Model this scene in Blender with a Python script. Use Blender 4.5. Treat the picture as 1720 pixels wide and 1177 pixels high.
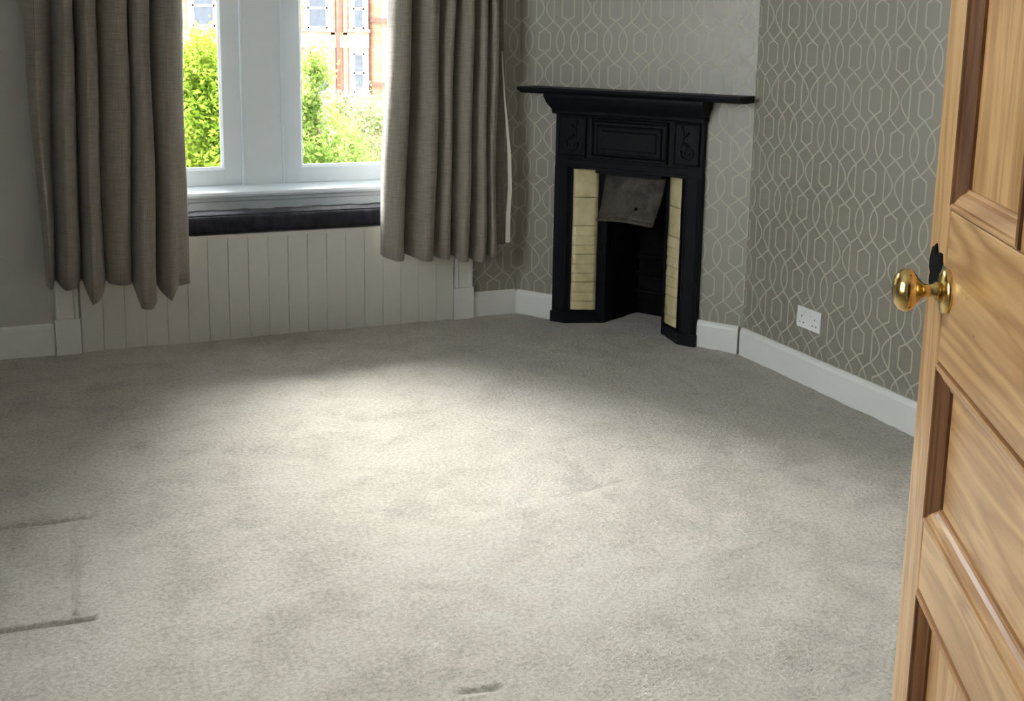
import bpy, bmesh, math, random
import numpy as np
from mathutils import Vector, Matrix

for o in list(bpy.data.objects):
    bpy.data.objects.remove(o, do_unlink=True)
scene = bpy.context.scene
C = scene.collection
R = math.radians

# ------------------------------------------------------------------ camera
FPX, CX, CY = 1875.0, 860.0, 395.2
PITCH, ROLL, YAW = R(10.433), R(0.918), R(-23.15)


def cam_ray(a, b):
    """direction in the room frame of the image offset (a, b) / focal length from the principal point"""
    c, s = math.cos(ROLL), math.sin(ROLL)
    X, Y = c * a + s * b, -s * a + c * b
    v = (X, math.cos(PITCH) - Y * math.sin(PITCH), -math.sin(PITCH) - Y * math.cos(PITCH))
    return Vector((v[0] * math.cos(YAW) - v[1] * math.sin(YAW), v[0] * math.sin(YAW) + v[1] * math.cos(YAW), v[2]))


cam_data = bpy.data.cameras.new('camera')
cam = bpy.data.objects.new('camera', cam_data)
C.objects.link(cam)
fw = cam_ray(0, 0).normalized()
rt = (cam_ray(1, 0) - cam_ray(0, 0)).normalized()
up = rt.cross(fw)
m3 = Matrix((rt, up, -fw)).transposed()
cam.matrix_world = Matrix.Translation((0, 0, 1.4)) @ m3.to_4x4()
cam_data.sensor_fit = 'HORIZONTAL'
cam_data.sensor_width = 36.0
cam_data.lens = FPX * 36.0 / 1720.0
cam_data.shift_x = (860.0 - CX) / 1720.0
cam_data.shift_y = (CY - 588.5) / 1720.0
cam_data.clip_start = 0.02
cam_data.clip_end = 500
scene.camera = cam

# ------------------------------------------------------------------ sky, sun, exposure
world = bpy.data.worlds.new('overcast_sky')
scene.world = world
world.use_nodes = True
bg = world.node_tree.nodes['Background']
bg.inputs['Color'].default_value = (0.92, 0.955, 1.0, 1)
bg.inputs['Strength'].default_value = 10.0

sun_data = bpy.data.lights.new('hazy_sun', 'SUN')
sun_data.energy = 135.0
sun_data.angle = R(84)
sun_data.color = (1.0, 0.98, 0.955)
sun = bpy.data.objects.new('hazy_sun', sun_data)
C.objects.link(sun)
sun.rotation_euler = Vector((0.20, -1.0, -1.75)).to_track_quat('-Z', 'Y').to_euler()

scene.view_settings.view_transform = 'Standard'
scene.view_settings.look = 'None'
scene.view_settings.gamma = 1.0
scene.view_settings.use_curve_mapping = False
scene.view_settings.exposure = 0.4

# ------------------------------------------------------------------ material helpers


class NT:
    """small helper to wire node trees"""

    def __init__(self, name):
        self.m = bpy.data.materials.new(name)
        self.m.use_nodes = True
        self.t = self.m.node_tree
        self.bsdf = self.t.nodes['Principled BSDF']
        self.out = self.t.nodes['Material Output']

    def n(self, kind, **kw):
        nd = self.t.nodes.new(kind)
        for k, v in kw.items():
            setattr(nd, k, v)
        return nd

    def put(self, sock, v):
        if hasattr(v, 'is_linked') or isinstance(v, bpy.types.NodeSocket):
            self.t.links.new(v, sock)
        elif isinstance(v, (tuple, list)) and len(v) == 3 and sock.type == 'RGBA':
            sock.default_value = (*v, 1)
        else:
            sock.default_value = v

    def math(self, op, a, b=0.0, c=None, clamp=False):
        nd = self.n('ShaderNodeMath', operation=op, use_clamp=clamp)
        self.put(nd.inputs[0], a)
        self.put(nd.inputs[1], b)
        if c is not None:
            self.put(nd.inputs[2], c)
        return nd.outputs[0]

    def vec(self, op, a, b=None, scale=None):
        nd = self.n('ShaderNodeVectorMath', operation=op)
        self.put(nd.inputs[0], a)
        if b is not None:
            self.put(nd.inputs[1], b)
        if scale is not None:
            self.put(nd.inputs['Scale'], scale)
        return nd.outputs['Value'] if op in ('DOT_PRODUCT', 'LENGTH') else nd.outputs['Vector']

    def coord(self, which='Object', scale=(1, 1, 1), loc=(0, 0, 0), rot=(0, 0, 0)):
        tc = self.n('ShaderNodeTexCoord')
        mp = self.n('ShaderNodeMapping')
        self.t.links.new(tc.outputs[which], mp.inputs['Vector'])
        mp.inputs['Scale'].default_value = scale
        mp.inputs['Location'].default_value = loc
        mp.inputs['Rotation'].default_value = rot
        return mp.outputs['Vector']

    def noise(self, vec, scale=5, detail=3, rough=0.5, dist=0.0):
        nd = self.n('ShaderNodeTexNoise')
        self.t.links.new(vec, nd.inputs['Vector'])
        nd.inputs['Scale'].default_value = scale
        nd.inputs['Detail'].default_value = detail
        nd.inputs['Roughness'].default_value = rough
        nd.inputs['Distortion'].default_value = dist
        return nd.outputs['Fac']

    def ramp(self, fac, stops):
        nd = self.n('ShaderNodeValToRGB')
        self.t.links.new(fac, nd.inputs['Fac'])
        el = nd.color_ramp.elements
        while len(el) < len(stops):
            el.new(0.5)
        for e, (p, c) in zip(el, stops):
            e.position = p
            e.color = (*c, 1)
        return nd.outputs['Color']

    def mix(self, fac, a, b, blend='MIX'):
        nd = self.n('ShaderNodeMix', data_type='RGBA', blend_type=blend)
        self.put(nd.inputs['Factor'], fac)
        self.put(nd.inputs[6], a)
        self.put(nd.inputs[7], b)
        return nd.outputs[2]

    def maprange(self, v, a, b, c=0.0, d=1.0):
        nd = self.n('ShaderNodeMapRange')
        self.put(nd.inputs['Value'], v)
        for i, k in enumerate((a, b, c, d)):
            nd.inputs[i + 1].default_value = k
        return nd.outputs['Result']

    def bump(self, h, strength=0.3, dist=0.01):
        nd = self.n('ShaderNodeBump')
        self.t.links.new(h, nd.inputs['Height'])
        nd.inputs['Strength'].default_value = strength
        nd.inputs['Distance'].default_value = dist
        self.t.links.new(nd.outputs['Normal'], self.bsdf.inputs['Normal'])

    def set(self, **kw):
        names = dict(color='Base Color', rough='Roughness', metal='Metallic', spec='Specular IOR Level', coat='Coat Weight',
                     coat_rough='Coat Roughness', sheen='Sheen Weight', sheen_rough='Sheen Roughness')
        for k, v in kw.items():
            self.put(self.bsdf.inputs[names[k]], v)
        return self.m


def paint(name, col, rough=0.45, var=0.06, bump=0.04, spec=0.4):
    a = NT(name)
    v = a.coord()
    f = a.noise(v, 3.5, 5, 0.6)
    c2 = tuple(max(0, x * (1 - var * 2)) for x in col)
    a.set(color=a.ramp(f, [(0.3, c2), (0.65, col)]), rough=rough, spec=spec)
    a.bump(a.noise(v, 60, 3), bump, 0.004)
    return a.m


# trellis wallpaper: one quarter of the repeat, mirrored; lengths in metres
WP_W, WP_P = 0.2550, 0.3040
_k, _q = 0.1275 / 13.0, 0.152 / 15.25
WP_SEG = [((3.3, 0), (3.3, 3.7)), ((3.3, 3.7), (0, 5.5)), ((0, 5.5), (4.8, 9.2)),
          ((4.8, 9.2), (2.6, 11.4)), ((2.6, 11.4), (1.1, 13.3)), ((1.1, 13.3), (0.6, 15.25)),
          ((5.0, 9.0), (5.0, 15.25)), ((4.8, 9.2), (9.0, 6.0)),
          ((9.0, 6.0), (10.5, 3.8)), ((10.5, 3.8), (11.1, 1.8)), ((11.1, 1.8), (11.2, 0)),
          ((6.8, 0), (6.9, 1.8)), ((6.9, 1.8), (7.5, 3.8)), ((7.5, 3.8), (9.0, 6.0)),
          ((9.0, 6.0), (13.0, 9.6)), ((13.0, 9.6), (9.6, 11.5)), ((9.6, 11.5), (9.6, 15.25))]


def wallpaper(name, u0, v0):
    a = NT(name)
    tc = a.n('ShaderNodeTexCoord')
    sp = a.n('ShaderNodeSeparateXYZ')
    a.t.links.new(tc.outputs['Object'], sp.inputs[0])
    u = a.math('PINGPONG', a.math('SUBTRACT', sp.outputs['X'], u0), WP_W / 2)
    v = a.math('PINGPONG', a.math('SUBTRACT', sp.outputs['Z'], v0), WP_P / 2)
    cb = a.n('ShaderNodeCombineXYZ')
    a.put(cb.inputs[0], u)
    a.put(cb.inputs[1], v)
    p = cb.outputs[0]
    best = None
    for (ax, ay), (bx, by) in WP_SEG:
        A = Vector((ax * _k, ay * _q, 0))
        B = Vector((bx * _k, by * _q, 0))
        d = B - A
        pa = a.vec('SUBTRACT', p, tuple(A))
        h = a.math('MULTIPLY', a.vec('DOT_PRODUCT', pa, tuple(d)), 1.0 / d.length_squared, clamp=True)
        sc = a.n('ShaderNodeVectorMath', operation='SCALE')
        sc.inputs[0].default_value = tuple(d)
        a.put(sc.inputs['Scale'], h)
        dist = a.vec('LENGTH', a.vec('SUBTRACT', pa, sc.outputs[0]))
        best = dist if best is None else a.math('MINIMUM', best, dist)
    line = a.maprange(best, 0.0024, 0.0038, 1, 0)
    ob = a.coord()
    fine = a.noise(a.coord(scale=(60, 60, 500)), 6, 2)
    big = a.noise(ob, 2.2, 3)
    ground = a.ramp(big, [(0.3, (0.225, 0.20, 0.152)), (0.7, (0.255, 0.232, 0.18))])
    ground = a.mix(a.math('MULTIPLY', fine, 0.18), ground, (0.29, 0.275, 0.235))
    col = a.mix(line, ground, (0.485, 0.46, 0.39))
    a.bsdf.inputs['IOR'].default_value = 1.95
    a.set(color=col, rough=a.mix(line, (0.47,) * 3, (0.65,) * 3), spec=a.mix(line, (0.60,) * 3, (0.05,) * 3))
    a.bump(a.math('ADD', a.math('MULTIPLY', line, 0.6), a.math('MULTIPLY', fine, 0.3)), 0.12, 0.0012)
    return a.m


def wood(name, axis, light=(0.64, 0.385, 0.172), dark=(0.34, 0.165, 0.055), coat=0.35, rough=(0.26, 0.42)):
    """varnished pine, grain running along local axis 'x' or 'z' (y is the thickness)"""
    a = NT(name)
    tc = a.n('ShaderNodeTexCoord')
    oi = a.n('ShaderNodeObjectInfo')
    off = a.vec('SCALE', (7.3, 3.1, 5.7), scale=a.math('MULTIPLY', oi.outputs['Random'], 9.0))
    mp = a.n('ShaderNodeMapping')
    a.t.links.new(a.vec('ADD', tc.outputs['Object'], off), mp.inputs['Vector'])
    mp.inputs['Scale'].default_value = (1.3, 12, 14) if axis == 'x' else (14, 12, 1.3)
    v = mp.outputs['Vector']
    warp = a.noise(v, 0.9, 3, 0.55, 0.6)
    rings = a.math('PINGPONG', a.math('MULTIPLY', warp, 13.0), 1.0)
    mp2 = a.n('ShaderNodeMapping')
    a.t.links.new(a.vec('ADD', tc.outputs['Object'], off), mp2.inputs['Vector'])
    mp2.inputs['Scale'].default_value = (5, 90, 160) if axis == 'x' else (160, 90, 5)
    fib = a.noise(mp2.outputs['Vector'], 1.0, 4, 0.6)
    pat = a.noise(a.coord(), 3.0, 4, 0.6)
    f = a.math('ADD', a.math('MULTIPLY', rings, 0.5), a.math('ADD', a.math('MULTIPLY', fib, 0.45), a.math('MULTIPLY', pat, 0.25)))
    col = a.ramp(f, [(0.22, dark), (0.55, tuple(0.5 * (x + y) for x, y in zip(light, dark))), (0.85, light)])
    a.set(color=col, rough=a.maprange(pat, 0.3, 0.7, *rough), spec=0.5 if coat else 0.2, coat=coat, coat_rough=0.18)
    a.bump(fib, 0.08, 0.002)
    return a.m


M = {}
M['paper_right'] = wallpaper('trellis_wallpaper_right', -3.386, 0.408)
M['paper_fire'] = wallpaper('trellis_wallpaper_fireplace', 0.62, 0.408 + 0.03)
M['paper_win'] = wallpaper('trellis_wallpaper_window', 2.05, 0.43)
M['wall_paint'] = paint('grey_wall_paint', (0.52, 0.51, 0.47), 0.6, 0.04)
M['ceiling'] = paint('ceiling_white', (0.80, 0.79, 0.76), 0.8, 0.02)
M['white_gloss'] = paint('white_woodwork', (0.80, 0.79, 0.76), 0.33, 0.02, 0.02, 0.5)
M['sash_white'] = paint('white_sash_paint', (0.77, 0.87, 0.97), 0.3, 0.01, 0.02, 0.5)  # white paint with the blue of the sky light put into its colour
M['panel_white'] = paint('white_panelling', (0.68, 0.66, 0.61), 0.4, 0.03, 0.03, 0.45)
M['pine_z'] = wood('pine_upright', 'z')
M['pine_x'] = wood('pine_crosswise', 'x')
M['pine_mould'] = wood('pine_moulding', 'z', (0.17, 0.075, 0.028), (0.07, 0.026, 0.010), coat=0.0, rough=(0.5, 0.65))  # upright mouldings: their shade is put into the colour, along with dark stain
M['pine_mould_x'] = wood('pine_moulding_crosswise', 'x', (0.56, 0.32, 0.14), (0.34, 0.16, 0.06))

a = NT('carpet_pile')
v = a.coord()
fib = a.noise(v, 260, 3, 0.7)
tuft = a.noise(v, 85, 3, 0.65)
blot = a.noise(v, 5.5, 5, 0.62, 0.5)
wide = a.noise(v, 1.3, 3, 0.5)
f = a.math('ADD', a.math('MULTIPLY', blot, 0.62), a.math('MULTIPLY', wide, 0.38))
col = a.ramp(f, [(0.40, (0.25, 0.21, 0.165)), (0.5, (0.44, 0.39, 0.325)), (0.60, (0.53, 0.485, 0.42))])
col = a.mix(0.5, col, a.ramp(tuft, [(0.36, (0.21, 0.175, 0.135)), (0.64, (0.66, 0.61, 0.54))]), 'MIX')
col = a.mix(0.3, col, a.ramp(fib, [(0.3, (0.20, 0.175, 0.145)), (0.7, (0.68, 0.645, 0.58))]), 'MIX')
a.set(color=col, rough=1.0, spec=0.1, sheen=0.25, sheen_rough=0.6)
a.bump(a.math('ADD', a.math('MULTIPLY', fib, 0.5), a.math('ADD', tuft, a.math('MULTIPLY', blot, 1.5))), 0.65, 0.012)
M['carpet'] = a.m

a = NT('curtain_weave')
tcu = a.coord('UV')
w1 = a.n('ShaderNodeTexWave', wave_type='BANDS', bands_direction='X')
a.t.links.new(tcu, w1.inputs['Vector'])
w1.inputs['Scale'].default_value = 85
w1.inputs['Distortion'].default_value = 2.0
w1.inputs['Detail'].default_value = 2
w2 = a.n('ShaderNodeTexWave', wave_type='BANDS', bands_direction='Y')
a.t.links.new(tcu, w2.inputs['Vector'])
w2.inputs['Scale'].default_value = 70
w2.inputs['Distortion'].default_value = 2.5
w2.inputs['Detail'].default_value = 2
slub = a.noise(a.coord('UV', scale=(12, 160, 1)), 1.0, 3, 0.6)
slub2 = a.noise(a.coord('UV', scale=(160, 9, 1)), 1.0, 3, 0.6)
f = a.math('ADD', a.math('MULTIPLY', w1.outputs['Fac'], 0.22), a.math('MULTIPLY', w2.outputs['Fac'], 0.22))
f = a.math('ADD', f, a.math('ADD', a.math('MULTIPLY', slub, 0.38), a.math('MULTIPLY', slub2, 0.32)))
a.set(color=a.ramp(f, [(0.3, (0.13, 0.105, 0.082)), (0.55, (0.26, 0.225, 0.185)), (0.8, (0.39, 0.35, 0.30))]), rough=0.95, spec=0.1,
      sheen=0.3, sheen_rough=0.5)
a.bump(f, 0.35, 0.003)
M['curtain'] = a.m
M['lining'] = paint('curtain_lining', (0.80, 0.74, 0.64), 0.9, 0.03)

a = NT('charcoal_cushion')
v = a.coord(scale=(1, 1, 1))
pl = a.noise(a.coord(scale=(1, 0.35, 0.6), rot=(0, 0, 0.5)), 24, 3, 0.6)
wv = a.noise(a.coord(scale=(300, 300, 300)), 1, 2)
a.set(color=a.ramp(pl, [(0.3, (0.016, 0.016, 0.024)), (0.7, (0.036, 0.036, 0.052))]), rough=0.8, spec=0.15, sheen=0.1, sheen_rough=0.4)
a.bump(a.math('ADD', pl, a.math('MULTIPLY', wv, 0.2)), 0.45, 0.012)
M['cushion'] = a.m

a = NT('blackened_cast_iron')
v = a.coord()
n1 = a.noise(v, 14, 5, 0.65)
a.set(color=a.ramp(n1, [(0.3, (0.0030, 0.0042, 0.0065)), (0.7, (0.0065, 0.0085, 0.0125))]), rough=a.maprange(n1, 0.3, 0.7, 0.42, 0.6), spec=0.14)
a.bump(a.noise(v, 120, 4), 0.15, 0.002)
M['iron'] = a.m
a = NT('sooty_iron')
v = a.coord()
a.set(color=a.ramp(a.noise(v, 9, 5, 0.65), [(0.3, (0.003, 0.003, 0.004)), (0.7, (0.010, 0.009, 0.009))]), rough=0.9, spec=0.05)
M['soot'] = a.m
a = NT('rusty_grey_iron')
v = a.coord()
n1 = a.noise(v, 11, 6, 0.7, 0.8)
a.set(color=a.ramp(n1, [(0.28, (0.022, 0.017, 0.013)), (0.5, (0.065, 0.054, 0.045)), (0.72, (0.115, 0.10, 0.086))]), rough=0.75, spec=0.3)
a.bump(n1, 0.5, 0.01)
M['hood'] = a.m
a = NT('cream_glazed_tile')
v = a.coord()
a.set(color=a.ramp(a.noise(v, 16, 4, 0.6), [(0.3, (0.50, 0.42, 0.22)), (0.7, (0.66, 0.58, 0.35))]), rough=0.22, spec=0.6, coat=0.3)
a.bump(a.noise(v, 40, 3), 0.2, 0.004)
M['tile'] = a.m
a = NT('polished_brass')
v = a.coord()
n1 = a.noise(v, 60, 4, 0.6)
a.set(color=a.ramp(n1, [(0.3, (0.60, 0.40, 0.13)), (0.7, (0.80, 0.60, 0.26))]), rough=a.maprange(n1, 0.3, 0.7, 0.12, 0.3), metal=1.0)
M['brass'] = a.m
a = NT('tarnished_nickel')
v = a.coord()
n1 = a.noise(v, 160, 4, 0.6)
a.set(color=a.ramp(n1, [(0.35, (0.10, 0.12, 0.09)), (0.65, (0.55, 0.58, 0.50))]), rough=0.35, metal=0.9)
M['nickel'] = a.m
a = NT('black_paint')
a.set(color=a.ramp(a.noise(a.coord(), 80, 4), [(0.3, (0.003, 0.003, 0.004)), (0.7, (0.008, 0.007, 0.009))]), rough=0.9, spec=0.1)
M['black'] = a.m
M['plastic'] = paint('white_plastic', (0.82, 0.82, 0.83), 0.25, 0.01, 0.0, 0.5)
M['plastic_dark'] = paint('dark_slot', (0.05, 0.05, 0.06), 0.6, 0.01, 0.0)
M['plastic_grey'] = paint('grey_screw_cap', (0.42, 0.42, 0.45), 0.4, 0.01, 0.0)

a = NT('window_glass')
tr = a.n('ShaderNodeBsdfTransparent')
tr.inputs['Color'].default_value = (0.96, 0.98, 0.97, 1)
gl = a.n('ShaderNodeBsdfGlossy')
gl.inputs['Roughness'].default_value = 0.02
lw = a.n('ShaderNodeFresnel')
lw.inputs['IOR'].default_value = 1.45
ms = a.n('ShaderNodeMixShader')
a.t.links.new(lw.outputs[0], ms.inputs['Fac'])
a.t.links.new(tr.outputs[0], ms.inputs[1])
a.t.links.new(gl.outputs[0], ms.inputs[2])
a.t.links.new(ms.outputs[0], a.out.inputs['Surface'])
M['glass'] = a.m


def stone(name, c1, c2, sc):
    a = NT(name)
    v = a.coord()
    br = a.n('ShaderNodeTexBrick')
    mp = a.coord(rot=(R(90), 0, 0))
    a.t.links.new(mp, br.inputs['Vector'])
    br.inputs['Scale'].default_value = sc
    br.inputs['Color1'].default_value = (*c1, 1)
    br.inputs['Color2'].default_value = (*c2, 1)
    br.inputs['Mortar'].default_value = (*[x * 0.8 for x in c1], 1)
    br.inputs['Mortar Size'].default_value = 0.012
    n1 = a.noise(v, 0.8, 5, 0.6)
    a.set(color=a.mix(0.4, br.outputs['Color'], a.ramp(n1, [(0.3, c1), (0.7, c2)])), rough=0.9, spec=0.1)
    return a.m


M['sandstone'] = stone('red_sandstone', (0.26, 0.115, 0.075), (0.34, 0.19, 0.13), 1.2)
M['sandstone_pale'] = stone('pale_sandstone', (0.34, 0.25, 0.18), (0.40, 0.32, 0.25), 1.2)
M['sandstone_dark'] = stone('dark_sandstone', (0.13, 0.065, 0.050), (0.17, 0.09, 0.07), 1.2)
M['out_frame'] = paint('white_exterior_frame', (0.55, 0.55, 0.55), 0.5, 0.01, 0)
M['out_pane'] = paint('dim_exterior_pane', (0.05, 0.058, 0.075), 0.15, 0.2, 0)
M['street'] = paint('street_tarmac', (0.12, 0.115, 0.11), 0.9, 0.1)
M['bark'] = paint('tree_bark', (0.16, 0.11, 0.07), 0.9, 0.2)


def leafmat(name, c1, c2):
    a = NT(name)
    v = a.coord()
    col = a.ramp(a.noise(v, 2.6, 4, 0.7), [(0.3, c1), (0.7, c2)])
    df = a.n('ShaderNodeBsdfDiffuse')
    tl = a.n('ShaderNodeBsdfTranslucent')
    a.put(df.inputs['Color'], col)
    a.put(tl.inputs['Color'], col)
    ms = a.n('ShaderNodeMixShader')
    ms.inputs['Fac'].default_value = 0.45
    a.t.links.new(df.outputs[0], ms.inputs[1])
    a.t.links.new(tl.outputs[0], ms.inputs[2])
    a.t.links.new(ms.outputs[0], a.out.inputs['Surface'])
    return a.m


M['leaf_lime'] = leafmat('lime_leaves', (0.07, 0.125, 0.012), (0.17, 0.225, 0.028))
M['leaf_green'] = leafmat('green_leaves', (0.06, 0.105, 0.020), (0.15, 0.20, 0.045))
M['leaf_pale'] = leafmat('pale_leaves', (0.085, 0.11, 0.040), (0.16, 0.18, 0.08))

# ------------------------------------------------------------------ mesh helpers


class MB:
    def __init__(self):
        self.v, self.f, self.s = [], [], []

    def add(self, vs, fs, smooth=False):
        b = len(self.v)
        self.v += [tuple(p) for p in vs]
        self.f += [tuple(i + b for i in q) for q in fs]
        self.s += [smooth] * len(fs)
        return self

    def box(self, x0, x1, y0, y1, z0, z1):
        vs = [(x, y, z) for z in (z0, z1) for y in (y0, y1) for x in (x0, x1)]
        return self.add(vs, [(0, 2, 3, 1), (4, 5, 7, 6), (0, 1, 5, 4), (2, 6, 7, 3), (0, 4, 6, 2), (1, 3, 7, 5)])

    def bbox(self, x0, x1, y0, y1, z0, z1, b=0.004):
        """box with chamfered edges"""
        bm = bmesh.new()
        g = bmesh.ops.create_cube(bm, size=1.0)
        for p in bm.verts:
            p.co = Vector((x0 + (p.co.x + .5) * (x1 - x0), y0 + (p.co.y + .5) * (y1 - y0), z0 + (p.co.z + .5) * (z1 - z0)))
        bmesh.ops.bevel(bm, geom=list(bm.edges), offset=b, segments=2, profile=0.5, affect='EDGES')
        bm.verts.index_update()
        self.add([p.co[:] for p in bm.verts], [[p.index for p in q.verts] for q in bm.faces])
        bm.free()
        return self

    def prism(self, poly, axis, a0, a1):
        """closed 2D polygon extruded along an axis; poly is in the two other axes (cyclic order kept as given)"""
        def P(p, t):
            return {'x': (t, p[0], p[1]), 'y': (p[0], t, p[1]), 'z': (p[0], p[1], t)}[axis]
        n = len(poly)
        vs = [P(p, a0) for p in poly] + [P(p, a1) for p in poly]
        fs = [tuple(range(n))[::-1], tuple(range(n, 2 * n))] + [(i, (i + 1) % n, n + (i + 1) % n, n + i) for i in range(n)]
        return self.add(vs, fs)

    def rings(self, rings, smooth=True, closed=True, caps=True):
        n = len(rings[0])
        vs = [p for r in rings for p in r]
        fs = []
        for k in range(len(rings) - 1):
            for i in range(n if closed else n - 1):
                j = (i + 1) % n
                fs.append((k * n + i, k * n + j, (k + 1) * n + j, (k + 1) * n + i))
        if caps and closed:
            fs.append(tuple(range(n))[::-1])
            fs.append(tuple(range((len(rings) - 1) * n, len(rings) * n)))
        return self.add(vs, fs, smooth)

    def lathe(self, prof, origin, axis, seg=32):
        ax = Vector(axis).normalized()
        u = ax.orthogonal().normalized()
        w = ax.cross(u)
        o = Vector(origin)
        rs = []
        for r, h in prof:
            rs.append([tuple(o + ax * h + (u * math.cos(t) + w * math.sin(t)) * r) for t in [2 * math.pi * i / seg for i in range(seg)]])
        return self.rings(rs)

    def tube(self, pts, rad, seg=8):
        pts = [Vector(p) for p in pts]
        rs = []
        for i, p in enumerate(pts):
            d = (pts[min(i + 1, len(pts) - 1)] - pts[max(i - 1, 0)]).normalized()
            u = d.cross(Vector((0.31, 0.9, 0.22))).normalized()
            w = d.cross(u)
            r = rad[i] if isinstance(rad, (list, tuple)) else rad
            rs.append([tuple(p + (u * math.cos(t) + w * math.sin(t)) * r) for t in [2 * math.pi * k / seg for k in range(seg)]])
        return self.rings(rs)

    def build(self, name, mat, parent=None):
        me = bpy.data.meshes.new(name)
        me.from_pydata(self.v, [], self.f)
        me.polygons.foreach_set('use_smooth', self.s)
        bm = bmesh.new()
        bm.from_mesh(me)
        bmesh.ops.recalc_face_normals(bm, faces=bm.faces)
        bm.to_mesh(me)
        bm.free()
        me.materials.append(mat)
        o = bpy.data.objects.new(name, me)
        C.objects.link(o)
        if parent:
            o.parent = parent
        return o


def empty(name, loc=(0, 0, 0), rz=0.0):
    o = bpy.data.objects.new(name, None)
    o.empty_display_size = 0.1
    C.objects.link(o)
    o.location = loc
    o.rotation_euler = (0, 0, rz)
    return o


def tag(o, label, cat, group=None):
    o['label'] = label
    o['category'] = cat
    if group:
        o['group'] = group
    return o


def struct(o, label=None):
    o['kind'] = 'structure'
    if label:
        o['label'] = label
    return o


def place(o, loc, rz=0.0):
    o.location = loc
    o.rotation_euler = (0, 0, rz)
    return o


# ------------------------------------------------------------------ room layout
XR = 2.83            # right wall face
YW = 5.02            # window wall face
YB = 0.44            # door wall face (room side)
XL = -1.75           # left wall face
HC = 2.95            # ceiling
WX0, WX1, WTOP = 0.127, 1.835, 2.36     # window recess
FA = Vector((2.165, 4.98, 0))           # fireplace line, d = 0 at the front of the surround
FANG = math.atan2(-0.840, 0.542)
FD = 0.03                               # wall face lies this far behind it

# floor: carpet as a grid with gentle swells and furniture dents
rng = np.random.default_rng(7)


def smooth_noise(X, Y, cell, seed):
    g = np.random.default_rng(seed).random((200, 200))
    x, y = X / cell + 60, Y / cell + 60
    i, j = np.floor(x).astype(int), np.floor(y).astype(int)
    fx, fy = x - i, y - j
    fx, fy = fx * fx * (3 - 2 * fx), fy * fy * (3 - 2 * fy)
    i, j = i % 199, j % 199
    return (g[i, j] * (1 - fx) + g[i + 1, j] * fx) * (1 - fy) + (g[i, j + 1] * (1 - fx) + g[i + 1, j + 1] * fx) * fy


def seg_d(X, Y, a, b):
    ax, ay = a
    dx, dy = b[0] - ax, b[1] - ay
    t = np.clip(((X - ax) * dx + (Y - ay) * dy) / (dx * dx + dy * dy), 0, 1)
    return np.hypot(X - ax - t * dx, Y - ay - t * dy)


xs = np.arange(XL - 0.05, XR + 0.09, 0.0125)
ys = np.arange(YB - 0.02, YW + 0.05, 0.0125)
xs = np.unique(np.round(np.concatenate([xs, np.arange(-0.02, 0.08, 0.004)]), 4))
ys = np.unique(np.round(np.concatenate([ys, np.arange(2.62, 2.73, 0.004), np.arange(3.21, 3.30, 0.004), np.arange(2.0, 2.06, 0.004)]), 4))
GX, GY = np.meshgrid(xs, ys, indexing='ij')
Z = (smooth_noise(GX, GY, 0.16, 1) - 0.5) * 0.005 + (smooth_noise(GX, GY, 0.06, 2) - 0.5) * 0.004
Z += (smooth_noise(GX * 0.8 + GY * 0.5, GY - GX * 0.4, 0.03, 3) - 0.5) * 0.0025
for a_, b_, dep, wid in [((-0.6, 3.275), (0.08, 3.246), 0.012, 0.009), ((-0.6, 2.70), (0.06, 2.649), 0.020, 0.008),
                         ((0.225, 3.79), (0.28, 3.76), 0.012, 0.015), ((-0.2, 3.80), (-0.16, 3.786), 0.010, 0.014),
                         ((0.777, 2.037), (0.852, 2.027), 0.007, 0.009), ((0.92, 3.02), (1.02, 3.0), 0.003, 0.02),
                         ((1.50, 2.90), (1.64, 2.93), 0.005, 0.018), ((1.38, 3.0), (1.30, 2.9), 0.003, 0.018),
                         ((0.42, 2.35), (0.45, 2.6), 0.004, 0.03), ((1.22, 2.62), (1.32, 2.72), 0.003, 0.02)]:
    Z -= dep * np.exp(-(seg_d(GX, GY, a_, b_) / wid) ** 2)
lam = seg_d(GX, GY, (0.032, 3.192), (0.021, 2.687))
Z += 0.009 * np.exp(-(lam / 0.007) ** 2) * (0.6 + 0.8 * smooth_noise(GX, GY, 0.025, 9))
Z -= 0.002 * np.exp(-(seg_d(GX, GY, (0.055, 3.192), (0.044, 2.687)) / 0.010) ** 2)
Z -= Z.max() * 0.0
nx, ny = GX.shape
idx = np.arange(nx * ny).reshape(nx, ny)
quads = np.stack([idx[:-1, :-1], idx[1:, :-1], idx[1:, 1:], idx[:-1, 1:]], -1).reshape(-1, 4)
me = bpy.data.meshes.new('floor')
me.vertices.add(nx * ny)
me.vertices.foreach_set('co', np.stack([GX, GY, Z], -1).ravel().astype(np.float32))
me.loops.add(quads.size)
me.loops.foreach_set('vertex_index', quads.ravel().astype(np.int32))
me.polygons.add(len(quads))
me.polygons.foreach_set('loop_start', np.arange(0, quads.size, 4, dtype=np.int32))
me.polygons.foreach_set('use_smooth', np.ones(len(quads), dtype=bool))
me.update()
me.validate()
me.materials.append(M['carpet'])
floor = bpy.data.objects.new('floor', me)
C.objects.link(floor)
struct(floor, 'beige cut pile carpet with furniture dents')
struct(MB().box(-1.9, 3.0, -1.6, YB - 0.02, -0.06, -0.004).build('floor_hall', M['carpet']))
struct(MB().box(-1.95, 3.05, -1.7, 5.42, HC, HC + 0.15).build('ceiling', M['ceiling']))

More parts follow.
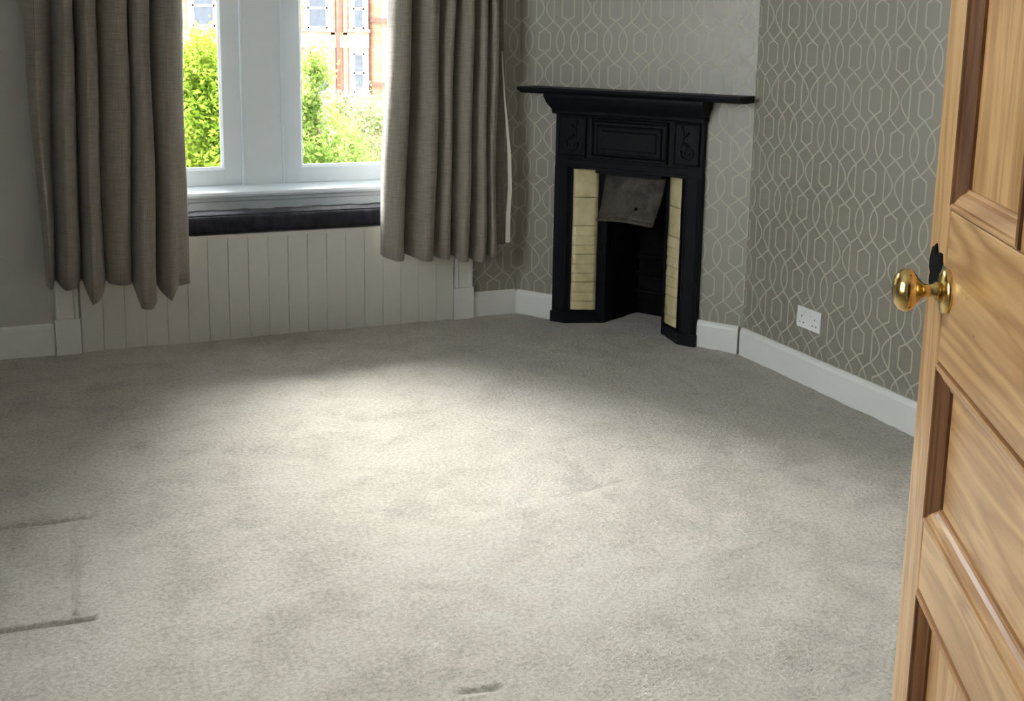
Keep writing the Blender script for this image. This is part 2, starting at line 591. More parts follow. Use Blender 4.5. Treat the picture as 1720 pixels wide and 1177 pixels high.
# walls, each built in its own frame: x along the wall, room on the -y side
o = MB().box(-4.30, -0.30, 0, 0.14, -0.02, HC).build('wall_right', M['paper_right'])
struct(place(o, (XR, 0, 0), R(-90)), 'taupe wall papered with a pale trellis pattern')
poly = [(-0.35, -0.02), (0.285, -0.02), (0.285, 0.79), (0.885, 0.79), (0.885, -0.02), (1.45, -0.02), (1.45, HC), (-0.35, HC)]
mb = MB()
for x0, x1, z0, z1 in [(-0.03, 0.285, -0.02, HC), (0.285, 0.885, 0.79, HC), (0.885, 1.182, -0.02, HC)]:
    mb.box(x0, x1, FD, FD + 0.10, z0, z1)
o = mb.build('wall_fireplace', M['paper_fire'])
struct(place(o, FA, FANG), 'corner chimney wall papered in taupe trellis')
o = MB().box(WX1, 2.30, 0, 0.35, -0.02, HC).build('wall_window_right', M['paper_win'])
struct(place(o, (0, YW, 0)))
o = MB().box(XL - 0.14, WX0, 0, 0.35, -0.02, HC).build('wall_window_left', M['wall_paint'])
struct(place(o, (0, YW, 0)))
o = MB().box(WX0, WX1, 0, 0.35, WTOP, HC).build('wall_window_top', M['wall_paint'])
struct(place(o, (0, YW, 0)))
o = MB().box(WX0, WX1, 0.30, 0.38, -0.08, 0.60).box(WX0 - 0.1, WX1 + 0.1, -0.01, 0.38, -0.12, -0.03).build('wall_window_below', M['wall_paint'])
struct(place(o, (0, YW, 0)))
SY0, SY1, SZ0, SZ1 = 1.15, 3.05, 0.95, 2.75      # opening for the added window in the left wall
mb = MB().box(XL - 0.14, XL, YB - 0.1, SY0, -0.02, HC).box(XL - 0.14, XL, SY1, YW + 0.02, -0.02, HC)
mb.box(XL - 0.14, XL, SY0, SY1, -0.02, SZ0).box(XL - 0.14, XL, SY0, SY1, SZ1, HC)
struct(mb.build('wall_left', M['wall_paint']))
mb = MB().box(XL - 0.14, -0.17, YB - 0.12, YB, -0.02, HC).box(0.74, XR + 0.14, YB - 0.12, YB, -0.02, HC).box(-0.17, 0.74, YB - 0.12, YB, 2.07, HC)
struct(mb.build('wall_door', M['wall_paint']))
struct(MB().box(-1.9, -1.76, -1.7, YB - 0.12, -0.05, HC).build('wall_hall_left', M['wall_paint']))
struct(MB().box(2.86, 3.0, -1.7, YB - 0.12, -0.05, HC).build('wall_hall_right', M['wall_paint']))
struct(MB().box(-1.9, 3.0, -1.74, -1.6, -0.05, HC).build('wall_hall_back', M['wall_paint']))

# baseboards: square board with an eased top
BH = 0.122


def baseboard(name, x0, x1, loc, rz, th=0.019, h=BH, y0=0.0):
    pr = [(y0, -0.015), (y0 - th, -0.015), (y0 - th, h - 0.02), (y0 - th + 0.003, h - 0.008), (y0 - th + 0.009, h), (y0, h)]
    o = MB().prism(pr, 'x', x0, x1).build(name, M['white_gloss'])
    return struct(place(o, loc, rz))


baseboard('baseboard_right', -3.995, -0.45, (XR, 0, 0), R(-90))
baseboard('baseboard_fireplace_left', -0.018, 0.200, FA, FANG, y0=FD, th=0.019)
baseboard('baseboard_fireplace_right', 0.969, 1.166, FA, FANG, y0=FD, th=0.019)
baseboard('baseboard_window_right', 1.935, 2.166, (0, YW, 0), 0)
baseboard('baseboard_window_left', XL, 0.022, (0, YW, 0), 0, h=0.135)
baseboard('baseboard_left', -4.9, -0.5, (XL, 0, 0), R(90))


# architraves beside the window recess, each on a plinth block
def architrave(name, x0, x1):
    e = empty(name, (0.5 * (x0 + x1), YW, 0))
    w = (x1 - x0) / 2
    struct(e)
    MB().bbox(-w, w, -0.034, 0, -0.015, 0.155, 0.003).build('plinth_block', M['white_gloss'], e)
    pr = [(-w + .004, 0), (-w + .004, -0.016), (-w + 0.010, -0.024), (-w + 0.020, -0.024), (-w + 0.026, -0.016), (w - 0.024, -0.016), (w - 0.018, -0.026),
          (w - 0.006, -0.026), (w - 0.003, -0.018), (w - 0.003, 0)]
    MB().prism(pr, 'z', 0.155, WTOP + 0.05).build('moulding', M['white_gloss'], e)


architrave('trim_1', 0.024, 0.126)
architrave('trim_2', 1.834, 1.934)
struct(MB().box(WX0, WX0 + 0.012, YW - 0.015, YW + 0.33, 0.48, WTOP).build('trim_3', M['white_gloss']))
struct(MB().box(WX1 - 0.012, WX1, YW - 0.015, YW + 0.33, 0.48, WTOP).build('trim_4', M['white_gloss']))
struct(MB().box(WX0, WX1, YW, YW + 0.33, WTOP - 0.012, WTOP).build('trim_5', M['white_gloss']))

# ------------------------------------------------------------------ window with two sashes and a broad mullion
GY0 = 5.30
win = struct(empty('window_1', (0.98, GY0, 0.60)), 'white painted sash window with a broad centre mullion')


def rel(mb):
    off = Vector((0.98, GY0, 0.60))
    mb.v = [tuple(Vector(p) - off) for p in mb.v]
    return mb


def sash(x0, x1, g0, g1):
    zb, zt = 0.664, 2.33
    mb = MB()
    y0, y1 = GY0 - 0.022, GY0 + 0.022
    mb.bbox(x0, g0, y0, y1, zb, zt, 0.003).bbox(g1, x1, y0, y1, zb, zt, 0.003)
    mb.bbox(g0 - .001, g1 + .001, y0, y1, zb, 0.738, 0.003).bbox(g0 - .001, g1 + .001, y0, y1, zt - 0.06, zt, 0.003)
    mb.bbox(g0 - .001, g1 + .001, y0, y1, 1.66, 1.71, 0.003)
    # glazing beads sloping in to the pane
    for q in (0.738, 1.71):
        mb.prism([(y0 + 0.004, q), (y0 + 0.016, q + 0.012), (y0 + 0.022, q + 0.012), (y0 + 0.022, q)], 'x', g0, g1)
    for gx, s in ((g0, 1), (g1, -1)):
        mb.prism([(gx, y0 + 0.004), (gx + s * 0.010, y0 + 0.016), (gx + s * 0.010, y0 + 0.022), (gx, y0 + 0.022)], 'z', 0.738, 1.66)
    o = rel(mb).build('sash', M['sash_white'], win)
    for z0, z1 in ((0.736, 1.662), (1.708, zt - 0.058)):
        rel(MB().box(g0 - 0.002, g1 + 0.002, GY0 + 0.001, GY0 + 0.005, z0, z1)).build('pane', M['glass'], o)
    return o


sash(0.152, 0.877, 0.240, 0.793)
sash(1.076, 1.812, 1.158, 1.722)
rel(MB().bbox(0.879, 1.074, GY0 - 0.030, GY0 + 0.05, 0.655, WTOP - 0.012, 0.004)).build('mullion', M['sash_white'], win)
for x in (0.879, 1.062):
    rel(MB().bbox(x, x + 0.012, GY0 - 0.036, GY0 - 0.028, 0.66, WTOP - 0.012, 0.002)).build('staff_bead', M['sash_white'], win)
rel(MB().box(0.139, 0.151, GY0 - 0.03, GY0 + 0.05, 0.655, WTOP - 0.012)).build('side_bead', M['sash_white'], win)
rel(MB().box(1.813, 1.823, GY0 - 0.03, GY0 + 0.05, 0.655, WTOP - 0.012)).build('side_bead', M['sash_white'], win)
rel(MB().prism([(GY0 + 0.08, 0.600), (5.160, 0.622), (5.152, 0.627), (5.149, 0.637), (5.153, 0.648), (5.162, 0.652), (GY0 - 0.03, 0.664), (GY0 + 0.08, 0.668)],
               'x', 0.139, 1.823)).build('sill', M['sash_white'], win)
rel(MB().prism([(5.23, 0.47), (5.182, 0.47), (5.182, 0.600), (5.174, 0.606), (5.174, 0.624), (5.23, 0.622)], 'x', 0.139, 1.823)).build('apron', M['sash_white'], win)

# unseen left-wall window, added to light the door and the right wall
added_win = struct(empty('window_2', (XL, 0.5 * (SY0 + SY1), SZ0)), 'white painted sash window in the left wall')
w_, h_ = 0.5 * (SY1 - SY0), SZ1 - SZ0
mb = MB()
for y0, y1 in ((-w_, -w_ + 0.06), (-0.05, 0.05), (w_ - 0.06, w_)):
    mb.box(-0.09, -0.04, y0, y1, 0, h_)
for z0, z1 in ((0, 0.07), (h_ * 0.5 - 0.025, h_ * 0.5 + 0.025), (h_ - 0.06, h_)):
    mb.box(-0.088, -0.042, -w_, w_, z0, z1)
mb.build('sash', M['sash_white'], added_win)
for y0, y1 in ((-w_ + 0.06, -0.05), (0.05, w_ - 0.06)):
    MB().box(-0.067, -0.063, y0, y1, 0.07, h_ - 0.06).build('pane', M['glass'], added_win)
MB().bbox(-0.1, 0.04, -w_ - 0.05, w_ + 0.05, -0.035, 0.0, 0.004).build('sill', M['sash_white'], added_win)

# ------------------------------------------------------------------ window seat: tongue and groove boards and a seat board
seat = tag(empty('window_seat', (0.98, 5.0, 0)), 'built-in window seat faced with white upright tongue and groove boards', 'window seat')
N = 19
pw = (1.833 - 0.129) / N
bd = MB().prism([(0.0004, 0.012), (0.0004, 0.0028), (0.0030, 0.0), (pw - 0.0030, 0.0), (pw - 0.0004, 0.0028), (pw - 0.0004, 0.012)], 'z', -0.012, 0.478)
first = None
for i in range(N):
    if first is None:
        b_ = first = bd.build('plank', M['panel_white'], seat)
    else:
        b_ = bpy.data.objects.new('plank', first.data)
        C.objects.link(b_)
        b_.parent = seat
    b_.location = (0.129 - 0.98 + i * pw, 0.0 + random.Random(i).uniform(0, 0.0006), 0)
MB().box(0.129 - 0.98, 1.833 - 0.98, 0.012, 0.03, -0.012, 0.478).build('backing_board', M['panel_white'], seat)
MB().bbox(0.139 - 0.98, 1.823 - 0.98, 0.001, 0.24, 0.460, 0.482, 0.003).build('seat_board', M['panel_white'], seat)

# cushion on the seat, a padded slab with creased top
cu = tag(empty('seat_cushion', (0.98, 5.088, 0.482)), 'long charcoal padded cushion lying on the window seat', 'cushion')
prof = []
hw, hh, rr = 0.091, 0.048, 0.030
for k in range(24):
    t = 2 * math.pi * (k + 0.5) / 24
    cx_, sy_ = math.cos(t), math.sin(t)
    e = 0.40 if sy_ < 0 else 0.95
    prof.append((hw * math.copysign(abs(cx_) ** e, cx_), hh + hh * math.copysign(abs(sy_) ** e, sy_)))
rings = []
NR = 130
for i in range(NR + 1):
    x = -0.838 + 1.676 * i / NR
    end = min(1.0, 0.55 + min(x + 0.838, 0.838 - x) / 0.05)
    rg = []
    for (y, z) in prof:
        pf = 0.0
        if z > hh:
            pf = 0.0012 * math.sin(38 * x + 9 * y) + 0.0009 * math.sin(91 * x - 30 * y + 1.3) - 0.003 * max(0, math.cos(2 * math.pi * x / 0.42)) ** 18
        rg.append((x, y * (0.9 + 0.1 * end), hh + (z - hh) * end + pf))
    rings.append(rg)
MB().rings(rings).build('padding', M['cushion'], cu)
for s in (0.006, 0.088):
    MB().tube([(x, -0.089 - 0.0015 * math.sin(60 * x), s) for x in [-0.825 + 1.65 * i / 60 for i in range(61)]], 0.003, 6).build('piping', M['cushion'], cu)

# ------------------------------------------------------------------ curtains


def curtain(name, label, knots, lining=None, seed=1):
    """knots: list of (x_top, x_bottom, y_offset_top, y_offset_bottom, hem_z) along the cloth; Catmull-Rom between them"""
    e = tag(empty(name, (knots[0][0], 4.90, 0)), label, 'curtain', 'curtains at the window')
    K = np.array(knots, float)
    n = len(K)
    S = []
    for i in range(n - 1):
        p0, p1, p2, p3 = K[max(i - 1, 0)], K[i], K[i + 1], K[min(i + 2, n - 1)]
        for t in np.linspace(0, 1, 10, endpoint=(i == n - 2)):
            t2, t3 = t * t, t * t * t
            S.append(0.5 * (2 * p1 + (-p0 + p2) * t + (2 * p0 - 5 * p1 + 4 * p2 - p3) * t2 + (-p0 + 3 * p1 - 3 * p2 + p3) * t3))
            S[-1][4] = p1[4] + (p2[4] - p1[4]) * t      # the hem runs straight between folds
    S = np.array(S)
    rows = 34
    zt = 2.52
    m = len(S)
    verts, uvs = [], []
    ulen = np.concatenate([[0], np.cumsum(np.hypot(np.diff(S[:, 1]), np.diff(S[:, 3])))])
    rs = random.Random(seed)
    ph = [rs.uniform(0, 6) for _ in range(6)]
    for r in range(rows + 1):
        w = r / rows
        for c in range(m):
            hem = S[c, 4]
            z = zt + (hem - zt) * w
            # knots describe the cloth at z = 1.5 (top of the view) and at the hem
            k = (1.5 - z) / (1.5 - hem)
            kc = max(k, -0.35)
            x = S[c, 0] + (S[c, 1] - S[c, 0]) * kc
            y = (S[c, 2] + (S[c, 3] - S[c, 2]) * kc)
            y *= 1.75 if y > 0 else 1.35
            x += 0.004 * math.sin(3.1 * z + ph[0] + 11 * ulen[c]) + 0.003 * math.sin(7 * z + ph[1] + 5 * ulen[c])
            y += 0.004 * math.sin(2.3 * z + ph[2] + 9 * ulen[c])
            verts.append((x - knots[0][0], y, z))
            uvs.append((ulen[c], z))
    faces = [(r * m + c, r * m + c + 1, (r + 1) * m + c + 1, (r + 1) * m + c) for r in range(rows) for c in range(m - 1)]
    me = bpy.data.meshes.new('drape')
    me.from_pydata(verts, [], faces)
    me.polygons.foreach_set('use_smooth', [True] * len(faces))
    uv = me.uv_layers.new(name='cloth')
    for lp in me.loops:
        uv.data[lp.index].uv = uvs[lp.vertex_index]
    me.materials.append(M['curtain'])
    o = bpy.data.objects.new('drape', me)
    C.objects.link(o)
    o.parent = e
    so = o.modifiers.new('cloth_thickness', 'SOLIDIFY')
    so.thickness = 0.003
    so.offset = 0
    if lining:
        mb = MB()
        rsn = []
        for z, x, w in lining:
            y = -0.012
            rsn.append([(x - knots[0][0], y, z), (x - knots[0][0] + w, y - 0.004, z), (x - knots[0][0] + w, y - 0.001, z), (x - knots[0][0], y + 0.003, z)])
        mb.rings(rsn, smooth=False)
        mb.build('lining', M['lining'], e)
    return e


curtain('curtain', 'brown-grey woven curtain at the left side of the window, with an uneven hem', [
    (-0.026, 0.000, -0.010, -0.010, 0.330), (0.020, 0.022, -0.055, -0.050, 0.322), (0.066, 0.036, 0.030, 0.030, 0.335),
    (0.080, 0.045, 0.030, 0.025, 0.335), (0.115, 0.075, -0.060, -0.055, 0.318), (0.150, 0.112, -0.045, -0.048, 0.322), (0.160, 0.130, 0.035, 0.035, 0.330),
    (0.172, 0.140, 0.035, 0.030, 0.325), (0.205, 0.168, -0.060, -0.072, 0.252), (0.240, 0.205, -0.040, -0.050, 0.275), (0.250, 0.232, 0.025, 0.020, 0.325),
    (0.275, 0.250, -0.015, -0.012, 0.320), (0.315, 0.290, -0.050, -0.040, 0.318), (0.355, 0.328, -0.042, -0.030, 0.316), (0.372, 0.345, 0.030, 0.020, 0.312),
    (0.395, 0.368, -0.040, -0.070, 0.222), (0.425, 0.405, -0.055, -0.075, 0.217), (0.455, 0.428, -0.020, -0.030, 0.232), (0.462, 0.436, 0.035, 0.030, 0.300),
    (0.480, 0.455, 0.0, -0.010, 0.268), (0.515, 0.490, -0.060, -0.060, 0.240), (0.545, 0.525, -0.055, -0.045, 0.300), (0.572, 0.576, -0.010, -0.008, 0.296),
    (0.590, 0.580, 0.05, 0.030, 0.310)], seed=3)

curtain('curtain', 'brown-grey woven curtain at the right side of the window, beside the black fireplace', [
    (1.492, 1.440, 0.030, 0.020, 0.362), (1.500, 1.444, -0.030, -0.020, 0.358), (1.535, 1.490, -0.058, -0.060, 0.345), (1.565, 1.530, -0.040, -0.045, 0.345),
    (1.592, 1.556, 0.035, 0.030, 0.360), (1.615, 1.580, 0.0, 0.0, 0.352), (1.655, 1.620, -0.062, -0.060, 0.338), (1.700, 1.665, -0.050, -0.050, 0.336),
    (1.728, 1.690, 0.025, 0.025, 0.345), (1.742, 1.706, -0.030, -0.030, 0.340), (1.766, 1.742, -0.050, -0.050, 0.334), (1.785, 1.768, -0.020, -0.020, 0.335),
    (1.794, 1.780, 0.035, 0.035, 0.342), (1.806, 1.795, 0.0, 0.0, 0.338), (1.830, 1.815, -0.058, -0.058, 0.322), (1.860, 1.850, -0.045, -0.045, 0.318),
    (1.874, 1.866, 0.035, 0.035, 0.328), (1.888, 1.880, 0.0, 0.0, 0.318), (1.910, 1.902, -0.052, -0.056, 0.312), (1.938, 1.932, -0.040, -0.040, 0.322),
    (1.948, 1.944, 0.03, 0.03, 0.338), (1.965, 1.965, -0.045, -0.048, 0.330), (1.992, 1.995, -0.035, -0.030, 0.345), (2.008, 2.024, 0.02, 0.02, 0.365),
    (2.032, 2.064, 0.0, 0.0, 0.380)],
    lining=[(1.30, 2.022, 0.004), (1.10, 2.035, 0.006), (0.95, 2.050, 0.010), (0.80, 2.062, 0.016), (0.65, 2.066, 0.018), (0.52, 2.058, 0.020), (0.388, 2.056, 0.022)], seed=8)

# ------------------------------------------------------------------ fireplace in the corner (local x along the wall, -y towards the room)
fp = tag(empty('fireplace', FA, FANG), 'black cast iron fireplace with cream tile cheeks set across the room corner', 'fireplace')


def fpart(name, mb, mat, parent=None):
    # meshes are given in x, d (towards room), z
    mb.v = [(x, -d, z) for x, d, z in mb.v]
    return mb.build(name, mat, parent or fp)


S0, S1 = 0.202, 0.968
SC = 0.5 * (S0 + S1)
# mantel shelf with a moulded edge
sh = [(-FD, 1.108), (0.085, 1.108), (0.098, 1.113), (0.108, 1.120), (0.122, 1.122), (0.126, 1.128), (0.126, 1.134), (0.122, 1.138), (-FD, 1.138)]
mb = MB().prism(sh, 'x', 0.060, 1.178)
fpart('mantel_shelf', mb, M['iron'])
# cove under the shelf: rings shrinking downwards
rg = []
for d, z, ex in [(0.082, 1.110, 0.022), (0.082, 1.096, 0.022), (0.078, 1.088, 0.020), (0.064, 1.066, 0.016), (0.046, 1.048, 0.010), (0.034, 1.036, 0.004), (0.030, 1.030, 0.006),
                 (0.028, 1.018, 0.006), (0.016, 1.012, 0.001)]:
    rg.append([(S0 - ex, -FD, z), (S0 - ex, d, z), (S1 + ex, d, z), (S1 + ex, -FD, z)])
fpart('cornice', MB().rings(rg, smooth=False), M['iron'])
# header plate between cornice and opening
fpart('header', MB().bbox(S0, S1, -FD, 0.0, 0.762, 1.014, 0.003), M['iron'])
for z, d, h in ((0.762, 0.010, 0.014), (0.800, 0.006, 0.008)):
    fpart('bead', MB().bbox(S0 + 0.07, S1 - 0.07, -0.002, d, z, z + h, 0.003), M['iron'])


def frame_ring(x0, x1, z0, z1, w, d0, d1):
    """mitred rectangular moulding, outer edge at d0, ridge in the middle at d1"""
    rgs = []
    for f_, d in ((0.0, d0), (0.25, d1), (0.6, d1 * 0.8), (1.0, d0)):
        k = w * f_
        rgs.append([(x0 + k, d, z0 + k), (x1 - k, d, z0 + k), (x1 - k, d, z1 - k), (x0 + k, d, z1 - k)])
    return MB().rings(rgs, smooth=False, caps=False)


cp = fpart('centre_panel', MB().bbox(0.430, 0.760, -0.006, 0.0035, 0.838, 0.970, 0.002), M['iron'])
fpart('panel_moulding', frame_ring(0.392, 0.800, 0.814, 1.006, 0.022, -0.001, 0.014), M['iron'], cp)
fpart('panel_moulding', frame_ring(0.424, 0.766, 0.834, 0.974, 0.014, -0.001, 0.011), M['iron'], cp)
fpart('panel_moulding', frame_ring(0.450, 0.740, 0.856, 0.950, 0.010, 0.002, 0.008), M['iron'], cp)
for x0, x1, s in ((S0 + 0.018, 0.372, -1), (0.826, S1 - 0.018, 1)):
    pn = fpart('side_panel', MB().bbox(x0, x1, -0.004, 0.003, 0.818, 1.004, 0.002), M['iron'])
    fpart('panel_moulding', frame_ring(x0 - 0.004, x1 + 0.004, 0.812, 1.008, 0.014, -0.001, 0.010), M['iron'], pn)
    xc = 0.5 * (x0 + x1)
    # leaf scroll: a stem that curls into a spiral, with two leaves
    pts = [(xc - s * 0.028 + s * 0.010 * math.sin(t * 3), 0.004, 0.990 - 0.085 * t) for t in [i / 12 for i in range(13)]]
    fpart('scroll', MB().tube(pts, [0.007 - 0.002 * i / 12 for i in range(13)], 8), M['iron'], pn)
    sp = []
    for i in range(40):
        t = i / 39
        ang = math.pi * (0.9 + 3.2 * t)
        r_ = 0.036 * (1 - 0.8 * t)
        sp.append((xc + s * (0.006 + r_ * math.cos(ang)), 0.004, 0.874 + r_ * math.sin(ang)))
    fpart('scroll', MB().tube(sp, [0.0065 - 0.003 * i / 39 for i in range(40)], 8), M['iron'], pn)
    for (lx, lz, la) in ((0.018, 0.945, 0.6), (0.020, 0.918, -0.4)):
        ring = []
        for k in range(9):
            t = k / 8
            wd = 0.010 * math.sin(math.pi * min(1, t * 0.95 + 0.05))
            px, pz = xc + s * (lx * 2 * t - 0.02) * math.cos(la), lz + lx * 2 * t * math.sin(la)
            ring.append([(px, 0.002, pz - wd), (px, 0.009, pz), (px, 0.002, pz + wd), (px, 0.0, pz)])
        fpart('leaf', MB().rings(ring), M['iron'], pn)

# jambs: front face, then a splayed cheek that carries the tiles, down to the floor
IN_L, IN_R, DIN = 0.430, 0.738, -0.118
for s, xo, xi, xn in ((1, S0, 0.286, IN_L), (-1, S1, 0.880, IN_R)):
    rg = []
    for z in (-0.012, 0.764):
        rg.append([(xo, -FD, z), (xo, 0.0, z), (xo + s * 0.010, 0.006, z), (xo + s * 0.022, 0.0, z), (xi - s * 0.018, 0.0, z), (xi - s * 0.010, 0.004, z), (xi, -0.012, z),
                   (xn, DIN, z), (xn + s * 0.004, DIN - 0.09, z), (xi, DIN - 0.09, z), (xi, -FD - 0.001, z)])
    j = fpart('jamb', MB().rings(rg, smooth=False), M['iron'])
    fpart('foot_plinth', MB().rings([[(xo - s * 0.004, -FD, z), (xo - s * 0.004, 0.010, z), (xi - s * 0.002, 0.010, z), (xn - s * 0.006, DIN + 0.010, z), (xn - s * 0.006, DIN - 0.02, z), (xi, -FD - 0.001, z)]
                                     for z in (-0.012, 0.052)], smooth=False), M['iron'], j)
    # tiles along the splay
    p0 = Vector((xi, -0.012, 0))
    p1 = Vector((xn, DIN, 0))
    d_ = (p1 - p0).normalized()
    nrm = Vector((s * -d_.y, s * d_.x, 0))
    if nrm.y < 0:
        nrm = -nrm
    a0, a1 = 0.012, 0.133
    NT_ = 5
    zb, zt = 0.068, 0.756
    th_ = (zt - zb) / NT_
    for k in range(NT_):
        z0, z1 = zb + k * th_ + 0.0008, zb + (k + 1) * th_ - 0.0008
        nu, nv = 6, 27
        plain = (k >= NT_ - 2)
        grid = []
        for jv in range(nv + 1):
            row = []
            for iu in range(nu + 1):
                u_, v_ = iu / nu, jv / nv
                edge = min(min(u_, 1 - u_) * (a1 - a0), min(v_, 1 - v_) * (z1 - z0))
                hgt = 0.006 + 0.002 * min(1, edge / 0.004)
                if plain:
                    hgt += 0.0022 * math.sin(math.pi * u_) * math.sin(math.pi * v_)
                else:
                    hgt += 0.0095 * (1 - (3 * v_) % 1.0) ** 0.8 * min(1, min(u_, 1 - u_) * 12 + 0.35) * min(1, (1 - v_) * 9)
                p = p0 + d_ * (a0 + (a1 - a0) * u_) + nrm * hgt
                row.append((p.x, p.y, z0 + (z1 - z0) * v_))
            grid.append(row)
        vs = [p for row in grid for p in row]
        W_ = nu + 1
        fs = [(jv * W_ + iu, jv * W_ + iu + 1, (jv + 1) * W_ + iu + 1, (jv + 1) * W_ + iu) for jv in range(nv) for iu in range(nu)]
        b0 = len(vs)
        back = []
        for (u_, z_) in ((a0, z0), (a1, z0), (a1, z1), (a0, z1)):
            p = p0 + d_ * u_
            back.append((p.x, p.y, z_))
        vs += back
        fs += [(b0, b0 + 3, b0 + 2, b0 + 1)]
        e1 = [iu for iu in range(W_)]
        e2 = [jv * W_ + nu for jv in range(nv + 1)]
        e3 = [nv * W_ + iu for iu in range(nu, -1, -1)]
        e4 = [jv * W_ for jv in range(nv, -1, -1)]
        fs += [tuple(e1[::-1]) + (b0, b0 + 1), tuple(e2[::-1]) + (b0 + 1, b0 + 2), tuple(e3[::-1]) + (b0 + 2, b0 + 3), tuple(e4[::-1]) + (b0 + 3, b0)]
        fpart('tile', MB().add(vs, fs, True), M['tile'], j)
    # slim retaining strips beside the tiles
    for aa in (0.004, 0.136):
        q = p0 + d_ * aa
        q2 = p0 + d_ * (aa + 0.007)
        fpart('tile_strip', MB().rings([[(q.x, q.y, z), (q.x + nrm.x * .009, q.y + nrm.y * .009, z), (q2.x + nrm.x * .009, q2.y + nrm.y * .009, z), (q2.x, q2.y, z)] for z in (0.052, 0.762)], smooth=False),
              M['iron'], j)

# firebox behind the opening: shell of back, sides and top
fb = MB()
fb.box(IN_L - 0.15, IN_R + 0.15, -0.42, -0.40, -0.012, 0.80)
fb.box(IN_L - 0.15, IN_R + 0.15, -0.42, -FD - 0.10, 0.79, 0.81)
for x0, x1, xb in ((IN_L - 0.02, IN_L + 0.004, 0.03), (IN_R - 0.004, IN_R + 0.02, -0.03)):
    fb.add([(x0, -0.20, -0.012), (x1, -0.20, -0.012), (x1 + xb, -0.40, -0.012), (x0 + xb, -0.40, -0.012), (x0, -0.20, 0.80), (x1, -0.20, 0.80), (x1 + xb, -0.40, 0.80), (x0 + xb, -0.40, 0.80)],
           [(0, 3, 2, 1), (4, 5, 6, 7), (0, 1, 5, 4), (1, 2, 6, 5), (2, 3, 7, 6), (3, 0, 4, 7)])
fpart('firebox', fb, M['soot'])
mb = MB()
for k in range(3):
    mb.tube([(IN_L + 0.03, -0.385, 0.12 + 0.09 * k), (IN_R - 0.03, -0.385, 0.12 + 0.09 * k)], 0.010, 8)
fpart('fire_back_rib', mb, M['soot'])
fpart('lintel', MB().bbox(IN_L - 0.02, IN_R + 0.02, -0.16, -FD + 0.005, 0.742, 0.775, 0.003), M['iron'])
# canopy hood leaning forward at its lower lip
rg = []
for i in range(13):
    u_ = i / 12
    x = 0.418 + (0.738 - 0.418) * u_
    bow = math.sin(math.pi * u_)
    col_ = []
    for k in range(9):
        w = k / 8
        z = 0.752 - (0.752 - 0.522 - 0.012 * bow) * w
        d = -0.118 + 0.095 * w ** 1.3 + 0.022 * bow * (0.3 + 0.7 * w) + (0.008 if 0.78 < w < 0.95 else 0) + 0.004 * math.sin(5 * u_ * 3 + 4 * w)
        xx = x + (0.5 - u_) * 0.03 * w
        col_.append((xx, d, z))
    rg.append(col_ + [(p[0], p[1] - 0.008, p[2]) for p in col_[::-1]])
hood = fpart('canopy_hood', MB().rings(rg), M['hood'])
fpart('hood_lip', MB().tube([(0.432 + 0.29 * i / 16, -0.020 + 0.022 * math.sin(math.pi * i / 16), 0.524 + 0.012 * math.sin(math.pi * i / 16)) for i in range(17)], 0.008, 8), M['hood'], hood)
for x, z in ((0.625, 0.590),):
    fpart('rivet', MB().lathe([(0.0005, 0.0), (0.010, 0.001), (0.009, 0.006), (0.004, 0.009), (0.0005, 0.010)], (x, -0.042, z), (0, 1, -0.3), 12), M['soot'], hood)

# ------------------------------------------------------------------ double socket on the right wall
sk = tag(empty('wall_socket', (XR, 3.547, 0.270), R(-90)), 'white double plug socket on the trellis wallpaper above the baseboard', 'socket')
MB().bbox(-0.073, 0.073, -0.009, 0.0, -0.043, 0.043, 0.003).build('faceplate', M['plastic'], sk)
for s in (-1, 1):
    MB().bbox(s * 0.017 - 0.008, s * 0.017 + 0.008, -0.013, -0.008, 0.012, 0.031, 0.002).build('rocker_switch', M['plastic'], sk)
    MB().bbox(s * 0.0605 - 0.0018, s * 0.0605 + 0.0018, -0.0094, -0.008, -0.0018 + 0.004, 0.0018 + 0.004, 0.0005).build('screw_cap', M['plastic_grey'], sk)
    c = s * 0.040
    MB().box(c - 0.002, c + 0.002, -0.0096, -0.008, 0.002, 0.010).build('pin_slot', M['plastic_dark'], sk)
    for q in (-1, 1):
        MB().box(c + q * 0.011 - 0.0032, c + q * 0.011 + 0.0032, -0.0096, -0.008, -0.022, -0.0178).build('pin_slot', M['plastic_dark'], sk)

# ------------------------------------------------------------------ pine door standing open on the right
DW = Vector((0.861, -0.508, 0)).normalized()      # away from the camera side of the door
DT = Vector((0.508, 0.861, 0)).normalized()       # hinge to leading edge
DOFF, DEDGE = 0.380, 1.586
DWID = 0.846
hinge = DW * DOFF + DT * (DEDGE - DWID)
door = struct(empty('door_1', (hinge.x, hinge.y, 0), math.atan2(DT.y, DT.x)), 'varnished pine panelled door standing open')
# local frame: x from hinge to leading edge, +y towards the camera side, z up
TH = 0.040


def dpart(name, mb, mat, parent=None):
    return mb.build(name, mat, parent or door)


